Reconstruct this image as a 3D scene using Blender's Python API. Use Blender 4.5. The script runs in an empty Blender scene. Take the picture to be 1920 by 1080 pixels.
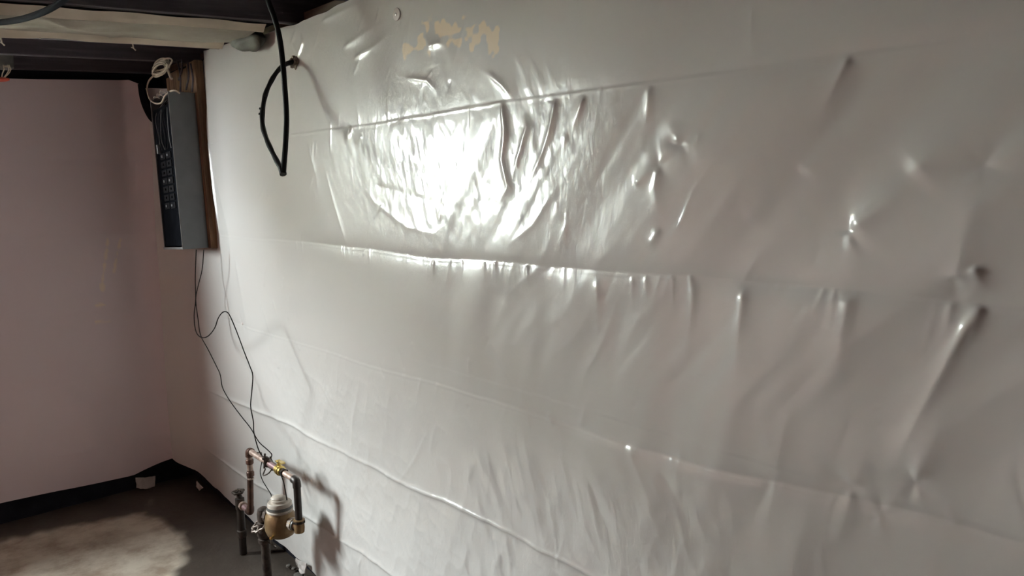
import bpy, bmesh, math, random
import numpy as np
from mathutils import Vector, Matrix

# ------------------------------------------------------------------ camera, sky, light, exposure
scene = bpy.context.scene
C = scene.collection
FOC = 1400.0                                     # focal length in pixels of a 1920 px wide frame
_a = np.array([-287.0 - 960, 365.0 - 540, FOC])  # vanishing direction of the right wall (+Y)
_s = -0.015
_bx = -(FOC * FOC + _a[1] * (_a[1] - _s * _a[0])) / (_a[0] + _a[1] * _s)
_b = np.array([_bx, _a[1] + _s * (_bx - _a[0]), FOC])
_Y = _a / np.linalg.norm(_a); _X = _b / np.linalg.norm(_b); _Z = np.cross(_X, _Y)
if _Z[1] > 0: _Z = -_Z
RM = np.stack([_X, _Y, _Z])
CAM = np.array([-1.187, -3.944, 1.5])
def ray(px, py): return RM @ np.array([px - 960.0, py - 540.0, FOC])
def AX(px, py, x=0.0):
    d = ray(px, py); return Vector(CAM + d * ((x - CAM[0]) / d[0]))
def AY(px, py, y=0.0):
    d = ray(px, py); return Vector(CAM + d * ((y - CAM[1]) / d[1]))
def AZ(px, py, z=0.0):
    d = ray(px, py); return Vector(CAM + d * ((z - CAM[2]) / d[2]))

cam = bpy.data.objects.new('camera', bpy.data.cameras.new('camera')); C.objects.link(cam)
cam.data.sensor_width = 36.0; cam.data.lens = FOC / 1920.0 * 36.0
cam.data.clip_start = 0.02
mw = Matrix.Identity(4)
for i in range(3):
    mw[i][0] = RM[i, 0]; mw[i][1] = -RM[i, 1]; mw[i][2] = -RM[i, 2]; mw[i][3] = CAM[i]
cam.matrix_world = mw
scene.camera = cam

world = bpy.data.worlds.new('world'); scene.world = world; world.use_nodes = True
wn = world.node_tree.nodes['Background']                       # bright overcast day outside the window
wn.inputs[0].default_value = (0.92, 0.965, 1.0, 1); wn.inputs[1].default_value = 100.0

scene.view_settings.view_transform = 'Standard'; scene.view_settings.look = 'None'
scene.view_settings.gamma = 1.0; scene.view_settings.use_curve_mapping = False
scene.view_settings.exposure = 1.24

WX0, WX1, WZ0, WZ1 = -2.40, -1.44, 1.30, 1.935    # window opening in the back wall
pl = bpy.data.lights.new('window_portal', 'AREA'); pl.shape = 'RECTANGLE'
pl.size = WX1 - WX0; pl.size_y = WZ1 - WZ0
pl.cycles.is_portal = True
po = bpy.data.objects.new('window_portal', pl); C.objects.link(po)
po.location = ((WX0 + WX1) / 2, 0.225, (WZ0 + WZ1) / 2)
po.rotation_euler = (-math.pi / 2, 0, 0)          # faces -Y, into the room

# ------------------------------------------------------------------ helpers
random.seed(7); rng = np.random.default_rng(11)
def mat(name, col, rough=0.6, metal=0.0, spec=0.5, noise=None, bump=None, col2=None):
    m = bpy.data.materials.new(name); m.use_nodes = True
    nt = m.node_tree; p = nt.nodes['Principled BSDF']
    p.inputs['Base Color'].default_value = (*col, 1); p.inputs['Roughness'].default_value = rough
    p.inputs['Metallic'].default_value = metal; p.inputs['Specular IOR Level'].default_value = spec
    tc = nt.nodes.new('ShaderNodeTexCoord')
    if noise:
        n = nt.nodes.new('ShaderNodeTexNoise'); n.inputs['Scale'].default_value = noise; n.inputs['Detail'].default_value = 6
        nt.links.new(tc.outputs['Object'], n.inputs['Vector'])
        r = nt.nodes.new('ShaderNodeValToRGB'); r.color_ramp.elements[0].position = 0.35; r.color_ramp.elements[1].position = 0.68
        c2 = col2 or tuple(c * 0.6 for c in col)
        r.color_ramp.elements[0].color = (*c2, 1); r.color_ramp.elements[1].color = (*col, 1)
        nt.links.new(n.outputs['Fac'], r.inputs['Fac']); nt.links.new(r.outputs['Color'], p.inputs['Base Color'])
    if bump:
        n = nt.nodes.new('ShaderNodeTexNoise'); n.inputs['Scale'].default_value = bump[0]; n.inputs['Detail'].default_value = 4
        nt.links.new(tc.outputs['Object'], n.inputs['Vector'])
        b = nt.nodes.new('ShaderNodeBump'); b.inputs['Strength'].default_value = bump[1]; b.inputs['Distance'].default_value = bump[2]
        nt.links.new(n.outputs['Fac'], b.inputs['Height']); nt.links.new(b.outputs['Normal'], p.inputs['Normal'])
    return m

def wood(name, c1, c2, axis=0, rough=0.8):
    m = mat(name, c1, rough); nt = m.node_tree; p = nt.nodes['Principled BSDF']
    tc = nt.nodes.new('ShaderNodeTexCoord'); mp = nt.nodes.new('ShaderNodeMapping')
    sc = [26.0, 26.0, 26.0]; sc[axis] = 1.6; mp.inputs['Scale'].default_value = sc
    n = nt.nodes.new('ShaderNodeTexNoise'); n.inputs['Scale'].default_value = 1.6; n.inputs['Detail'].default_value = 7; n.inputs['Distortion'].default_value = 0.6
    r = nt.nodes.new('ShaderNodeValToRGB'); r.color_ramp.elements[0].position = 0.35; r.color_ramp.elements[1].position = 0.7
    r.color_ramp.elements[0].color = (*c2, 1); r.color_ramp.elements[1].color = (*c1, 1)
    b = nt.nodes.new('ShaderNodeBump'); b.inputs['Strength'].default_value = 0.5; b.inputs['Distance'].default_value = 0.004
    L = nt.links.new
    L(tc.outputs['Object'], mp.inputs['Vector']); L(mp.outputs['Vector'], n.inputs['Vector']); L(n.outputs['Fac'], r.inputs['Fac'])
    L(r.outputs['Color'], p.inputs['Base Color']); L(n.outputs['Fac'], b.inputs['Height']); L(b.outputs['Normal'], p.inputs['Normal'])
    return m

def link_mesh(name, bm, m, parent=None, smooth=False):
    me = bpy.data.meshes.new(name); bm.normal_update(); bm.to_mesh(me); bm.free()
    me.materials.append(m)
    if smooth:
        me.shade_smooth()
        try: me.set_sharp_from_angle(angle=math.radians(40))
        except Exception: pass
    o = bpy.data.objects.new(name, me); C.objects.link(o)
    if parent: o.parent = parent
    return o
def tag(o, label, cat, group=None):
    o['label'] = label; o['category'] = cat
    if group: o['group'] = group
    return o
def struct(o): o['kind'] = 'structure'; return o
def empty(name, loc=(0, 0, 0)):
    o = bpy.data.objects.new(name, None); C.objects.link(o); o.location = loc; o.empty_display_size = 0.05
    return o
def thing(name, label, cat, group=None):          # parts carry world coordinates, the Empty stays at the origin of the room
    return tag(empty(name), label, cat, group)

def box(bm, x0, x1, y0, y1, z0, z1, bev=0.0):
    r = bmesh.ops.create_cube(bm, size=1.0)
    vs = r['verts']
    for v in vs:
        v.co = Vector(((x0 + x1) / 2 + v.co.x * (x1 - x0), (y0 + y1) / 2 + v.co.y * (y1 - y0), (z0 + z1) / 2 + v.co.z * (z1 - z0)))
    if bev:
        es = list({e for v in vs for e in v.link_edges})
        bmesh.ops.bevel(bm, geom=es, offset=bev, segments=2, affect='EDGES', profile=0.5)
def boxo(name, b, m, parent=None, bev=0.0):
    bm = bmesh.new(); box(bm, *b, bev=bev); return link_mesh(name, bm, m, parent)

def catmull(pts, n=8):
    P = [Vector(p) for p in pts]
    if len(P) < 3: return P
    Q = [P[0] * 2 - P[1]] + P + [P[-1] * 2 - P[-2]]
    out = []
    for i in range(1, len(Q) - 2):
        a, b, c, d = Q[i - 1], Q[i], Q[i + 1], Q[i + 2]
        for k in range(n):
            t = k / n
            out.append(0.5 * ((2 * b) + (c - a) * t + (2 * a - 5 * b + 4 * c - d) * t * t + (3 * b - a - 3 * c + d) * t ** 3))
    out.append(P[-1]); return out
def tube(bm, pts, r, seg=10, cap=True):
    P = [Vector(p) for p in pts]; n = len(P)
    rad = r if callable(r) else (lambda t: r)
    T = [(P[min(i + 1, n - 1)] - P[max(i - 1, 0)]).normalized() for i in range(n)]
    up = Vector((0, 0, 1)) if abs(T[0].z) < 0.9 else Vector((1, 0, 0))
    N = (up - T[0] * up.dot(T[0])).normalized(); rings = []
    for i in range(n):
        N = (N - T[i] * N.dot(T[i])).normalized(); B = T[i].cross(N); R = rad(i / max(1, n - 1))
        rings.append([bm.verts.new(P[i] + (N * math.cos(a) + B * math.sin(a)) * R) for a in [2 * math.pi * k / seg for k in range(seg)]])
    for i in range(n - 1):
        for k in range(seg):
            bm.faces.new((rings[i][k], rings[i][(k + 1) % seg], rings[i + 1][(k + 1) % seg], rings[i + 1][k]))
    if cap:
        bm.faces.new(rings[0][::-1]); bm.faces.new(rings[-1])
def tubeo(name, pts, r, m, parent=None, seg=10, smooth_n=0):
    bm = bmesh.new(); tube(bm, catmull(pts, smooth_n) if smooth_n else pts, r, seg); return link_mesh(name, bm, m, parent, True)
def lathe(bm, base, axis, prof, seg=24):
    """prof: list of (distance along axis, radius)"""
    base = Vector(base); ax = Vector(axis).normalized()
    up = Vector((0, 0, 1)) if abs(ax.z) < 0.9 else Vector((1, 0, 0))
    N = (up - ax * up.dot(ax)).normalized(); B = ax.cross(N); rings = []
    for (h, r) in prof:
        rings.append([bm.verts.new(base + ax * h + (N * math.cos(a) + B * math.sin(a)) * max(r, 1e-4)) for a in [2 * math.pi * k / seg for k in range(seg)]])
    for i in range(len(rings) - 1):
        for k in range(seg):
            bm.faces.new((rings[i][k], rings[i][(k + 1) % seg], rings[i + 1][(k + 1) % seg], rings[i + 1][k]))
    bm.faces.new(rings[0][::-1]); bm.faces.new(rings[-1])
def latheo(name, base, axis, prof, m, parent=None, seg=24):
    bm = bmesh.new(); lathe(bm, base, axis, prof, seg); return link_mesh(name, bm, m, parent, True)

def vnoise(u, v, fu, fv, seed):
    """smooth value noise in -1..1 on arrays u, v with frequencies fu, fv"""
    g = np.random.default_rng(seed).uniform(-1, 1, (256, 256))
    a = u * fu + 1000; b = v * fv + 1000
    i = np.floor(a).astype(int); j = np.floor(b).astype(int); x = a - i; y = b - j
    x = x * x * x * (x * (6 * x - 15) + 10); y = y * y * y * (y * (6 * y - 15) + 10)
    i0 = i % 256; i1 = (i + 1) % 256; j0 = j % 256; j1 = (j + 1) % 256
    return (g[i0, j0] * (1 - x) + g[i1, j0] * x) * (1 - y) + (g[i0, j1] * (1 - x) + g[i1, j1] * x) * y

def grid_mesh(name, co, keep, attrs, m):
    """co: (nu, nv, 3) vertices, keep: (nu-1, nv-1) bool; one sheet mesh"""
    nu, nv = co.shape[:2]
    idx = np.arange(nu * nv).reshape(nu, nv)
    q = np.stack([idx[:-1, :-1], idx[1:, :-1], idx[1:, 1:], idx[:-1, 1:]], -1)[keep]
    used = np.zeros(nu * nv, bool); used[q.ravel()] = True
    remap = np.cumsum(used) - 1; q = remap[q]; v = co.reshape(-1, 3)[used]
    me = bpy.data.meshes.new(name)
    me.vertices.add(len(v)); me.vertices.foreach_set('co', v.astype(np.float32).ravel())
    me.loops.add(q.size); me.loops.foreach_set('vertex_index', q.astype(np.int32).ravel())
    me.polygons.add(len(q)); me.polygons.foreach_set('loop_start', np.arange(0, q.size, 4, dtype=np.int32))
    me.update(calc_edges=True)
    me.polygons.foreach_set('use_smooth', np.ones(len(q), bool))
    for k, a in attrs.items():
        at = me.attributes.new(k, 'FLOAT', 'POINT'); at.data.foreach_set('value', a.reshape(-1)[used].astype(np.float32))
    me.materials.append(m)
    o = bpy.data.objects.new(name, me); C.objects.link(o); return o

# ------------------------------------------------------------------ materials
def sheet_material(name, col, rough, crinkle=True):
    m = mat(name, col, rough); nt = m.node_tree; p = nt.nodes['Principled BSDF']; L = nt.links.new
    tc = nt.nodes.new('ShaderNodeTexCoord')
    at = nt.nodes.new('ShaderNodeAttribute'); at.attribute_name = 'smear_and_reflection'
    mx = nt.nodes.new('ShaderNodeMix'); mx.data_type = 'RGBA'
    mx.inputs['A'].default_value = (*col, 1); mx.inputs['B'].default_value = (0.95, 0.80, 0.60, 1)  # tan colour: smears on the back sheet, painted reflection on the right one
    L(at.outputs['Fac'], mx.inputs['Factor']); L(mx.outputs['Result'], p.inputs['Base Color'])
    ac = nt.nodes.new('ShaderNodeAttribute'); ac.attribute_name = 'crinkle'
    mp = nt.nodes.new('ShaderNodeMapping'); mp.inputs['Scale'].default_value = (1, 2.2, 1.0); mp.inputs['Rotation'].default_value = (0.5, 0, 0)
    n = nt.nodes.new('ShaderNodeTexNoise'); n.inputs['Scale'].default_value = 28; n.inputs['Detail'].default_value = 3.5; n.inputs['Distortion'].default_value = 0.8
    L(tc.outputs['Object'], mp.inputs['Vector']); L(mp.outputs['Vector'], n.inputs['Vector'])
    b = nt.nodes.new('ShaderNodeBump'); b.inputs['Strength'].default_value = 1.0; b.inputs['Distance'].default_value = 0.0022
    mul = nt.nodes.new('ShaderNodeMath'); mul.operation = 'MULTIPLY'
    L(n.outputs['Fac'], mul.inputs[0]); L(ac.outputs['Fac'], mul.inputs[1]); L(mul.outputs[0], b.inputs['Height'])
    # faint scrim of the sheet
    n2 = nt.nodes.new('ShaderNodeTexNoise'); n2.inputs['Scale'].default_value = 160; n2.inputs['Detail'].default_value = 2
    b2 = nt.nodes.new('ShaderNodeBump'); b2.inputs['Strength'].default_value = 0.10; b2.inputs['Distance'].default_value = 0.001
    L(tc.outputs['Object'], n2.inputs['Vector']); L(n2.outputs['Fac'], b2.inputs['Height']); L(b.outputs['Normal'], b2.inputs['Normal'])
    L(b2.outputs['Normal'], p.inputs['Normal'])
    return m
M = {}
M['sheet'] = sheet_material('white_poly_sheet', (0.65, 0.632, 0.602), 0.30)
_p = M['sheet'].node_tree.nodes['Principled BSDF']; _p.inputs['Coat Weight'].default_value = 0.5; _p.inputs['Coat Roughness'].default_value = 0.07
M['sheet_back'] = sheet_material('poly_sheet_shade_tint', (0.77, 0.66, 0.68), 0.42)  # pinkish tone of the shaded back wall put into the sheet colour
M['dark_wall'] = mat('damp_dark_concrete', (0.022, 0.023, 0.03), 0.95, spec=0.1, noise=9, bump=(40, 0.5, 0.01))
M['concrete'] = mat('grey_concrete', (0.33, 0.31, 0.29), 0.85, noise=6, bump=(40, 0.5, 0.01))
M['brick'] = mat('red_clay_wall', (0.66, 0.36, 0.31), 0.85, noise=5, col2=(0.50, 0.23, 0.18), bump=(30, 0.6, 0.01))
M['pale'] = mat('pale_plastic_wall', (0.42, 0.36, 0.34), 0.6, noise=3)
M['joist'] = wood('dark_old_joist', (0.115, 0.10, 0.115), (0.065, 0.055, 0.065), 0)
M['sill'] = wood('old_brown_sill', (0.13, 0.075, 0.045), (0.05, 0.03, 0.02), 1)
M['board'] = wood('aged_brown_board', (0.33, 0.19, 0.10), (0.10, 0.055, 0.03), 2)
M['paper'] = mat('grey_kraft_paper', (0.36, 0.32, 0.26), 0.75, noise=5, col2=(0.27, 0.24, 0.19), bump=(14, 0.6, 0.01))
M['flange'] = mat('pale_paper_edge', (0.74, 0.66, 0.54), 0.7, noise=9, col2=(0.58, 0.51, 0.41))
M['lump'] = mat('grey_crumpled_film', (0.15, 0.145, 0.12), 0.7, noise=12, bump=(18, 0.3, 0.01))
M['black'] = mat('black_cable_jacket', (0.010, 0.010, 0.011), 0.6, spec=0.3, bump=(120, 0.2, 0.002))
M['navy'] = mat('dark_thick_cable', (0.02, 0.021, 0.028), 0.95, spec=0.04)
M['panel'] = mat('dark_grey_enamel', (0.17, 0.175, 0.18), 0.45, noise=14, col2=(0.14, 0.145, 0.15))
M['panel_in'] = mat('black_panel_interior', (0.009, 0.010, 0.013), 0.9, noise=20, spec=0.02)
M['breaker'] = mat('black_breaker', (0.014, 0.014, 0.016), 0.7, spec=0.08)
M['steel'] = mat('worn_steel', (0.5, 0.5, 0.5), 0.35, 0.9, noise=40)
M['white_wire'] = mat('cream_cable', (0.68, 0.58, 0.46), 0.5, noise=30, col2=(0.5, 0.42, 0.33))
M['thin_wire'] = mat('thin_dark_wire', (0.015, 0.013, 0.012), 0.9, spec=0.1)
M['copper_dark'] = mat('tarnished_copper', (0.16, 0.085, 0.06), 0.42, 0.55, noise=30, col2=(0.07, 0.04, 0.032))
M['copper_pale'] = mat('limed_copper', (0.55, 0.43, 0.36), 0.45, 0.35, noise=45, col2=(0.28, 0.19, 0.15))
M['copper_rosy'] = mat('rosy_copper', (0.40, 0.27, 0.27), 0.4, 0.4, noise=35, col2=(0.25, 0.15, 0.15))
M['pipe_black'] = mat('blackened_pipe', (0.045, 0.035, 0.03), 0.42, 0.4, noise=35)
M['brass'] = mat('bright_brass', (0.80, 0.62, 0.22), 0.3, 0.85, noise=35, col2=(0.5, 0.36, 0.12))
M['bronze'] = mat('aged_bronze', (0.36, 0.24, 0.12), 0.40, 0.55, noise=22, col2=(0.22, 0.14, 0.07), bump=(60, 0.25, 0.004))
M['collar'] = mat('pale_meter_collar', (0.62, 0.55, 0.47), 0.5, noise=25, col2=(0.42, 0.36, 0.30))
M['collar_dark'] = mat('dark_meter_band', (0.12, 0.12, 0.11), 0.45)
M['iron'] = mat('rusty_iron', (0.10, 0.075, 0.06), 0.6, 0.5, noise=40, col2=(0.04, 0.03, 0.025), bump=(70, 0.5, 0.004))
M['wheel'] = mat('worn_valve_wheel', (0.45, 0.38, 0.33), 0.5, 0.4, noise=50, col2=(0.15, 0.11, 0.09))
M['cap'] = mat('white_cap', (0.75, 0.70, 0.66), 0.45, noise=40, col2=(0.66, 0.6, 0.56))
M['foam'] = mat('dirty_foam', (0.27, 0.22, 0.17), 0.85, noise=60, col2=(0.12, 0.09, 0.07), bump=(90, 0.8, 0.006))
M['scrap'] = mat('white_scrap', (0.62, 0.58, 0.55), 0.55, noise=18, col2=(0.5, 0.46, 0.43))
M['red'] = mat('red_wire_nut', (0.75, 0.12, 0.07), 0.4)
M['box_grey'] = mat('galvanised_box', (0.22, 0.21, 0.20), 0.5, 0.3, noise=18)
M['stone'] = mat('rubble_stone', (0.20, 0.18, 0.155), 0.9, noise=25, bump=(60, 0.6, 0.006))
M['frame'] = mat('white_window_frame', (0.7, 0.7, 0.68), 0.5, noise=10, col2=(0.6, 0.6, 0.58))
M['sky_screen'] = mat('sky_screen_slats', (0.26, 0.26, 0.19), 0.85, noise=4, col2=(0.18, 0.18, 0.13))
M['grass'] = mat('pale_garden_ground', (0.42, 0.42, 0.37), 0.9, noise=3, col2=(0.33, 0.34, 0.28))
g = bpy.data.materials.new('window_glass'); g.use_nodes = True
nt = g.node_tree; nt.nodes.clear()
out = nt.nodes.new('ShaderNodeOutputMaterial'); tr = nt.nodes.new('ShaderNodeBsdfTransparent'); gl = nt.nodes.new('ShaderNodeBsdfGlossy')
tr.inputs[0].default_value = (0.93, 0.95, 0.94, 1); gl.inputs['Roughness'].default_value = 0.02
lw = nt.nodes.new('ShaderNodeLayerWeight'); lw.inputs[0].default_value = 0.5
pw5 = nt.nodes.new('ShaderNodeMath'); pw5.operation = 'POWER'; pw5.inputs[1].default_value = 5.0; nt.links.new(lw.outputs['Facing'], pw5.inputs[0])
fr = nt.nodes.new('ShaderNodeMath'); fr.operation = 'MULTIPLY_ADD'; fr.inputs[1].default_value = 0.9; fr.inputs[2].default_value = 0.04; nt.links.new(pw5.outputs[0], fr.inputs[0]); ms = nt.nodes.new('ShaderNodeMixShader')
nt.links.new(fr.outputs[0], ms.inputs[0]); nt.links.new(tr.outputs[0], ms.inputs[1]); nt.links.new(gl.outputs[0], ms.inputs[2]); nt.links.new(ms.outputs[0], out.inputs[0])
M['glass'] = g

# ------------------------------------------------------------------ the room shell
XL, YF = -3.3, -5.6
JZ0, JS = 2.06, 0.05                              # underside of the joists: z = JZ0 + JS * x (the old ceiling sags away from the wall)
def jz(x): return JZ0 + JS * x

# floor: damp concrete with a dry, paler patch
nu, nv = 330, 420
gx = np.linspace(XL - 0.05, 0.30, nu); gy = np.linspace(YF - 0.05, 0.12, nv)
GX, GY = np.meshgrid(gx, gy, indexing='ij')
patch = [AZ(*p) for p in ((-60, 1040), (0, 1012), (70, 1000), (140, 988), (200, 975), (250, 965), (300, 972), (330, 1000), (340, 1022), (347, 1040), (345, 1062), (322, 1085), (300, 1120), (150, 1250), (-300, 1250))]
inside = np.zeros_like(GX, bool); dist = np.full_like(GX, 9.0)
for i in range(len(patch)):
    a, b2 = patch[i], patch[(i + 1) % len(patch)]
    cond = ((a.y > GY) != (b2.y > GY)) & (GX < (b2.x - a.x) * (GY - a.y) / ((b2.y - a.y) + 1e-9) + a.x)
    inside ^= cond
    dx, dy = b2.x - a.x, b2.y - a.y
    t = np.clip(((GX - a.x) * dx + (GY - a.y) * dy) / (dx * dx + dy * dy + 1e-9), 0, 1)
    dist = np.minimum(dist, np.hypot(GX - a.x - t * dx, GY - a.y - t * dy))
sd = np.where(inside, dist, -dist) + 0.030 * vnoise(GX, GY, 9, 9, 1) + 0.018 * vnoise(GX, GY, 24, 24, 2)
dry = np.clip(0.5 + sd / 0.05, 0, 1)
hz = 0.004 * vnoise(GX, GY, 2, 2, 3) + 0.002 * vnoise(GX, GY, 9, 9, 4)
mfl = mat('basement_concrete_floor', (0.3, 0.28, 0.24), 0.7); nt = mfl.node_tree; p = nt.nodes['Principled BSDF']; L = nt.links.new
tc = nt.nodes.new('ShaderNodeTexCoord'); at = nt.nodes.new('ShaderNodeAttribute'); at.attribute_name = 'dry'
n1 = nt.nodes.new('ShaderNodeTexNoise'); n1.inputs['Scale'].default_value = 7; n1.inputs['Detail'].default_value = 8; n1.inputs['Roughness'].default_value = 0.65
L(tc.outputs['Object'], n1.inputs['Vector'])
def ramp(c0, c1, p0=0.3, p1=0.7):
    r = nt.nodes.new('ShaderNodeValToRGB'); r.color_ramp.elements[0].position = p0; r.color_ramp.elements[1].position = p1
    r.color_ramp.elements[0].color = (*c0, 1); r.color_ramp.elements[1].color = (*c1, 1); return r
rd = ramp((0.36, 0.28, 0.21), (0.60, 0.53, 0.43), 0.36, 0.6); rw = ramp((0.060, 0.045, 0.036), (0.088, 0.070, 0.054))
L(n1.outputs['Fac'], rd.inputs['Fac']); L(n1.outputs['Fac'], rw.inputs['Fac'])
mx = nt.nodes.new('ShaderNodeMix'); mx.data_type = 'RGBA'
L(at.outputs['Fac'], mx.inputs['Factor']); L(rw.outputs['Color'], mx.inputs['A']); L(rd.outputs['Color'], mx.inputs['B']); L(mx.outputs['Result'], p.inputs['Base Color'])
mr = nt.nodes.new('ShaderNodeMapRange'); mr.inputs['To Min'].default_value = 0.55; mr.inputs['To Max'].default_value = 0.9
L(at.outputs['Fac'], mr.inputs['Value']); L(mr.outputs['Result'], p.inputs['Roughness'])
bp = nt.nodes.new('ShaderNodeBump'); bp.inputs['Strength'].default_value = 0.5; bp.inputs['Distance'].default_value = 0.01
L(n1.outputs['Fac'], bp.inputs['Height']); L(bp.outputs['Normal'], p.inputs['Normal'])
fl = struct(grid_mesh('floor', np.stack([GX, GY, hz], -1), np.ones((nu - 1, nv - 1), bool), {'dry': dry}, mfl))

struct(boxo('wall_right', (0.035, 0.30, YF, 0.30, -0.1, 2.06), M['dark_wall']))
bm = bmesh.new()
for b in ((XL - 0.2, WX0, 0.03, 0.23, -0.1, 2.35), (WX1, 0.30, 0.03, 0.23, -0.1, 2.35), (WX0, WX1, 0.03, 0.23, -0.1, WZ0), (WX0, WX1, 0.03, 0.23, WZ1, 2.35)):
    box(bm, *b)
struct(link_mesh('wall_back', bm, M['dark_wall']))
struct(boxo('wall_left', (XL - 0.25, XL, YF, 0.03, -0.1, 2.35), M['brick']))
struct(boxo('wall_front', (XL - 0.25, 0.30, YF - 0.25, YF, -0.1, 2.45), M['pale']))
struct(boxo('trim_1', (0.06, 0.20, YF, 0.03, 2.06, 2.10), M['sill']))       # sill plate on top of the foundation wall
struct(boxo('trim_2', (0.20, 0.26, YF, 0.03, 2.06, 2.42), M['sill']))       # rim board
# subfloor and joists
ceil = struct(boxo('ceiling', (XL - 0.3, 0.45, YF - 0.2, 0.3, 0, 0.03), M['joist']))
def tilt(o, dz):
    o.rotation_euler = (0, -math.atan(JS), 0); o.location = (0, 0, JZ0 + dz); return o
tilt(ceil, 0.205)
for y in (-0.02, -0.45, -0.86, -1.03, -1.46, -1.88, -2.30, -2.72, -3.14, -3.56, -3.98, -4.4, -4.82, -5.24):
    bm = bmesh.new(); box(bm, XL - 0.15, 0.19, y, y + 0.042, 0.0, 0.215, bev=0.003)
    for v in bm.verts: v.co.z += -0.205 ; v.co.y += 0.004 * math.sin(v.co.x * 2 + y * 9)
    j = link_mesh('joist', bm, M['joist'], ceil)
# window in the back wall, left of the frame: real opening, frame, mullion and panes
win = struct(empty('window_1')); fy0, fy1 = 0.15, 0.19
bm = bmesh.new(); t = 0.03
for b in ((WX0, WX0 + t, fy0, fy1, WZ0, WZ1), (WX1 - t, WX1, fy0, fy1, WZ0, WZ1), (WX0 + t, WX1 - t, fy0, fy1, WZ0, WZ0 + t), (WX0 + t, WX1 - t, fy0, fy1, WZ1 - t, WZ1)):
    box(bm, *b, bev=0.003)
link_mesh('window_frame', bm, M['frame'], win)
boxo('pane', (WX0 + t, WX1 - t, 0.168, 0.172, WZ0 + t, WZ1 - t), M['glass'], win)
boxo('window_sill', (WX0 - 0.02, WX1 + 0.02, 0.005, 0.15, WZ0 - 0.02, WZ0 + 0.004), M['frame'], win, 0.003)
struct(boxo('ground_outside', (-12, 8, 0.23, 14, 1.0, 1.16), M['grass']))
bm = bmesh.new()                                  # unseen slatted screen outside, added to dim the low sky light
for k in range(290):
    x = -7.1 + k * 0.045; box(bm, x, x + 0.0312, 3.20, 3.204, 1.16, 2.90)
for z in (1.45, 2.6): box(bm, -7.1, 5.95, 3.204, 3.23, z, z + 0.05)
struct(link_mesh('sky_screen_outside', bm, M['sky_screen']))

# ------------------------------------------------------------------ plastic sheet on the right wall
def W(px, py):                                    # pixel -> (u, z) on the plane of the right wall, u = distance from the corner
    v = AX(px, py); return (-v.y, v.z)
NU, NV = 1180, 560
UMAX = 5.4
uu = np.concatenate([np.linspace(0, 4.0, 1100), np.linspace(4.0, UMAX, 81)[1:]])[:NU]; NU = len(uu)
tt = np.linspace(0, 1, NV)
topP = [W(*p) for p in ((375, 100), (400, 88), (430, 81), (456, 84), (490, 66), (530, 50), (570, 38), (610, 22), (650, 0), (720, -28))]
tu = [0, 0.20, 0.24, 0.50, 0.56] + [a for a, _ in topP] + [2.6, 3.2, UMAX]
tz = [1.985, 1.97, 1.86, 1.86, 2.05] + [b for _, b in topP] + [2.055, 2.05, 2.05]
ztop = np.interp(uu, tu, tz) + 0.004 * vnoise(uu, uu * 0, 14, 1, 20)
botP = [(0, 0.13), (0.05, 0.118), (0.12, 0.10), (0.3, 0.075), (0.64, 0.055), (1.17, 0.060), (1.35, 0.064), (1.5, 0.055), (UMAX, 0.045)]
zbot = np.interp(uu, [a for a, _ in botP], [b for _, b in botP]) + 0.004 * vnoise(uu, uu * 0, 16, 1, 21)
U = np.repeat(uu[:, None], NV, 1); Z = zbot[:, None] + (ztop - zbot)[:, None] * tt[None, :]
D = np.zeros_like(U)                              # offset of the sheet towards the room
CR = np.zeros_like(U)                             # how crinkled the film is
def add_ridge(pts, amp, w, pix=True, sharp=0.25, taper=0.35, skew=0.0, fan=False):
    """raised (amp > 0) or pressed-in crease along a polyline of (u, z) points; metres"""
    P = [W(*q) for q in pts] if pix else pts
    au = [q[0] for q in P]; az = [q[1] for q in P]; R = w * (9 if fan else 5) + 0.01
    i0, i1 = np.searchsorted(uu, [min(au) - R, max(au) + R])
    if i1 - i0 < 2: return
    sub = (slice(i0, i1), slice(0, NV)); zz = Z[sub]; 
    j0 = int(np.clip((min(az) - R - 0.04) / 2.02 * NV, 0, NV - 2)); j1 = int(np.clip((max(az) + R + 0.03) / 1.9 * NV, j0 + 2, NV))
    sub = (slice(i0, i1), slice(j0, j1)); a = U[sub]; b = Z[sub]
    lens = [math.hypot(P[i + 1][0] - P[i][0], P[i + 1][1] - P[i][1]) for i in range(len(P) - 1)]; tot = sum(lens); acc = 0
    best = np.full(a.shape, 1e9); par = np.zeros(a.shape); sgn = np.zeros(a.shape)
    for i in range(len(P) - 1):
        du, dz = P[i + 1][0] - P[i][0], P[i + 1][1] - P[i][1]
        s = np.clip(((a - P[i][0]) * du + (b - P[i][1]) * dz) / (du * du + dz * dz + 1e-12), 0, 1)
        d = np.hypot(a - P[i][0] - s * du, b - P[i][1] - s * dz); k = d < best
        best = np.where(k, d, best); par = np.where(k, (acc + s * lens[i]) / tot, par)
        sgn = np.where(k, np.sign(du * (b - P[i][1]) - dz * (a - P[i][0])), sgn); acc += lens[i]
    ww = w * (1 + skew * sgn) * ((0.45 + 1.5 * par) if fan else 1.0)
    pr = np.exp(-(np.sqrt(best ** 2 + (sharp * w) ** 2) - sharp * w) / ww * 1.2)
    tp = np.clip(np.minimum(par, 1 - par) / taper, 0, 1) if taper > 0 else 1.0
    tp = tp * tp * (3 - 2 * tp) if taper > 0 else 1.0
    if fan: tp = np.clip(par / 0.10, 0, 1) * (1 - par) ** 1.1
    D[sub] += amp * pr * tp

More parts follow.
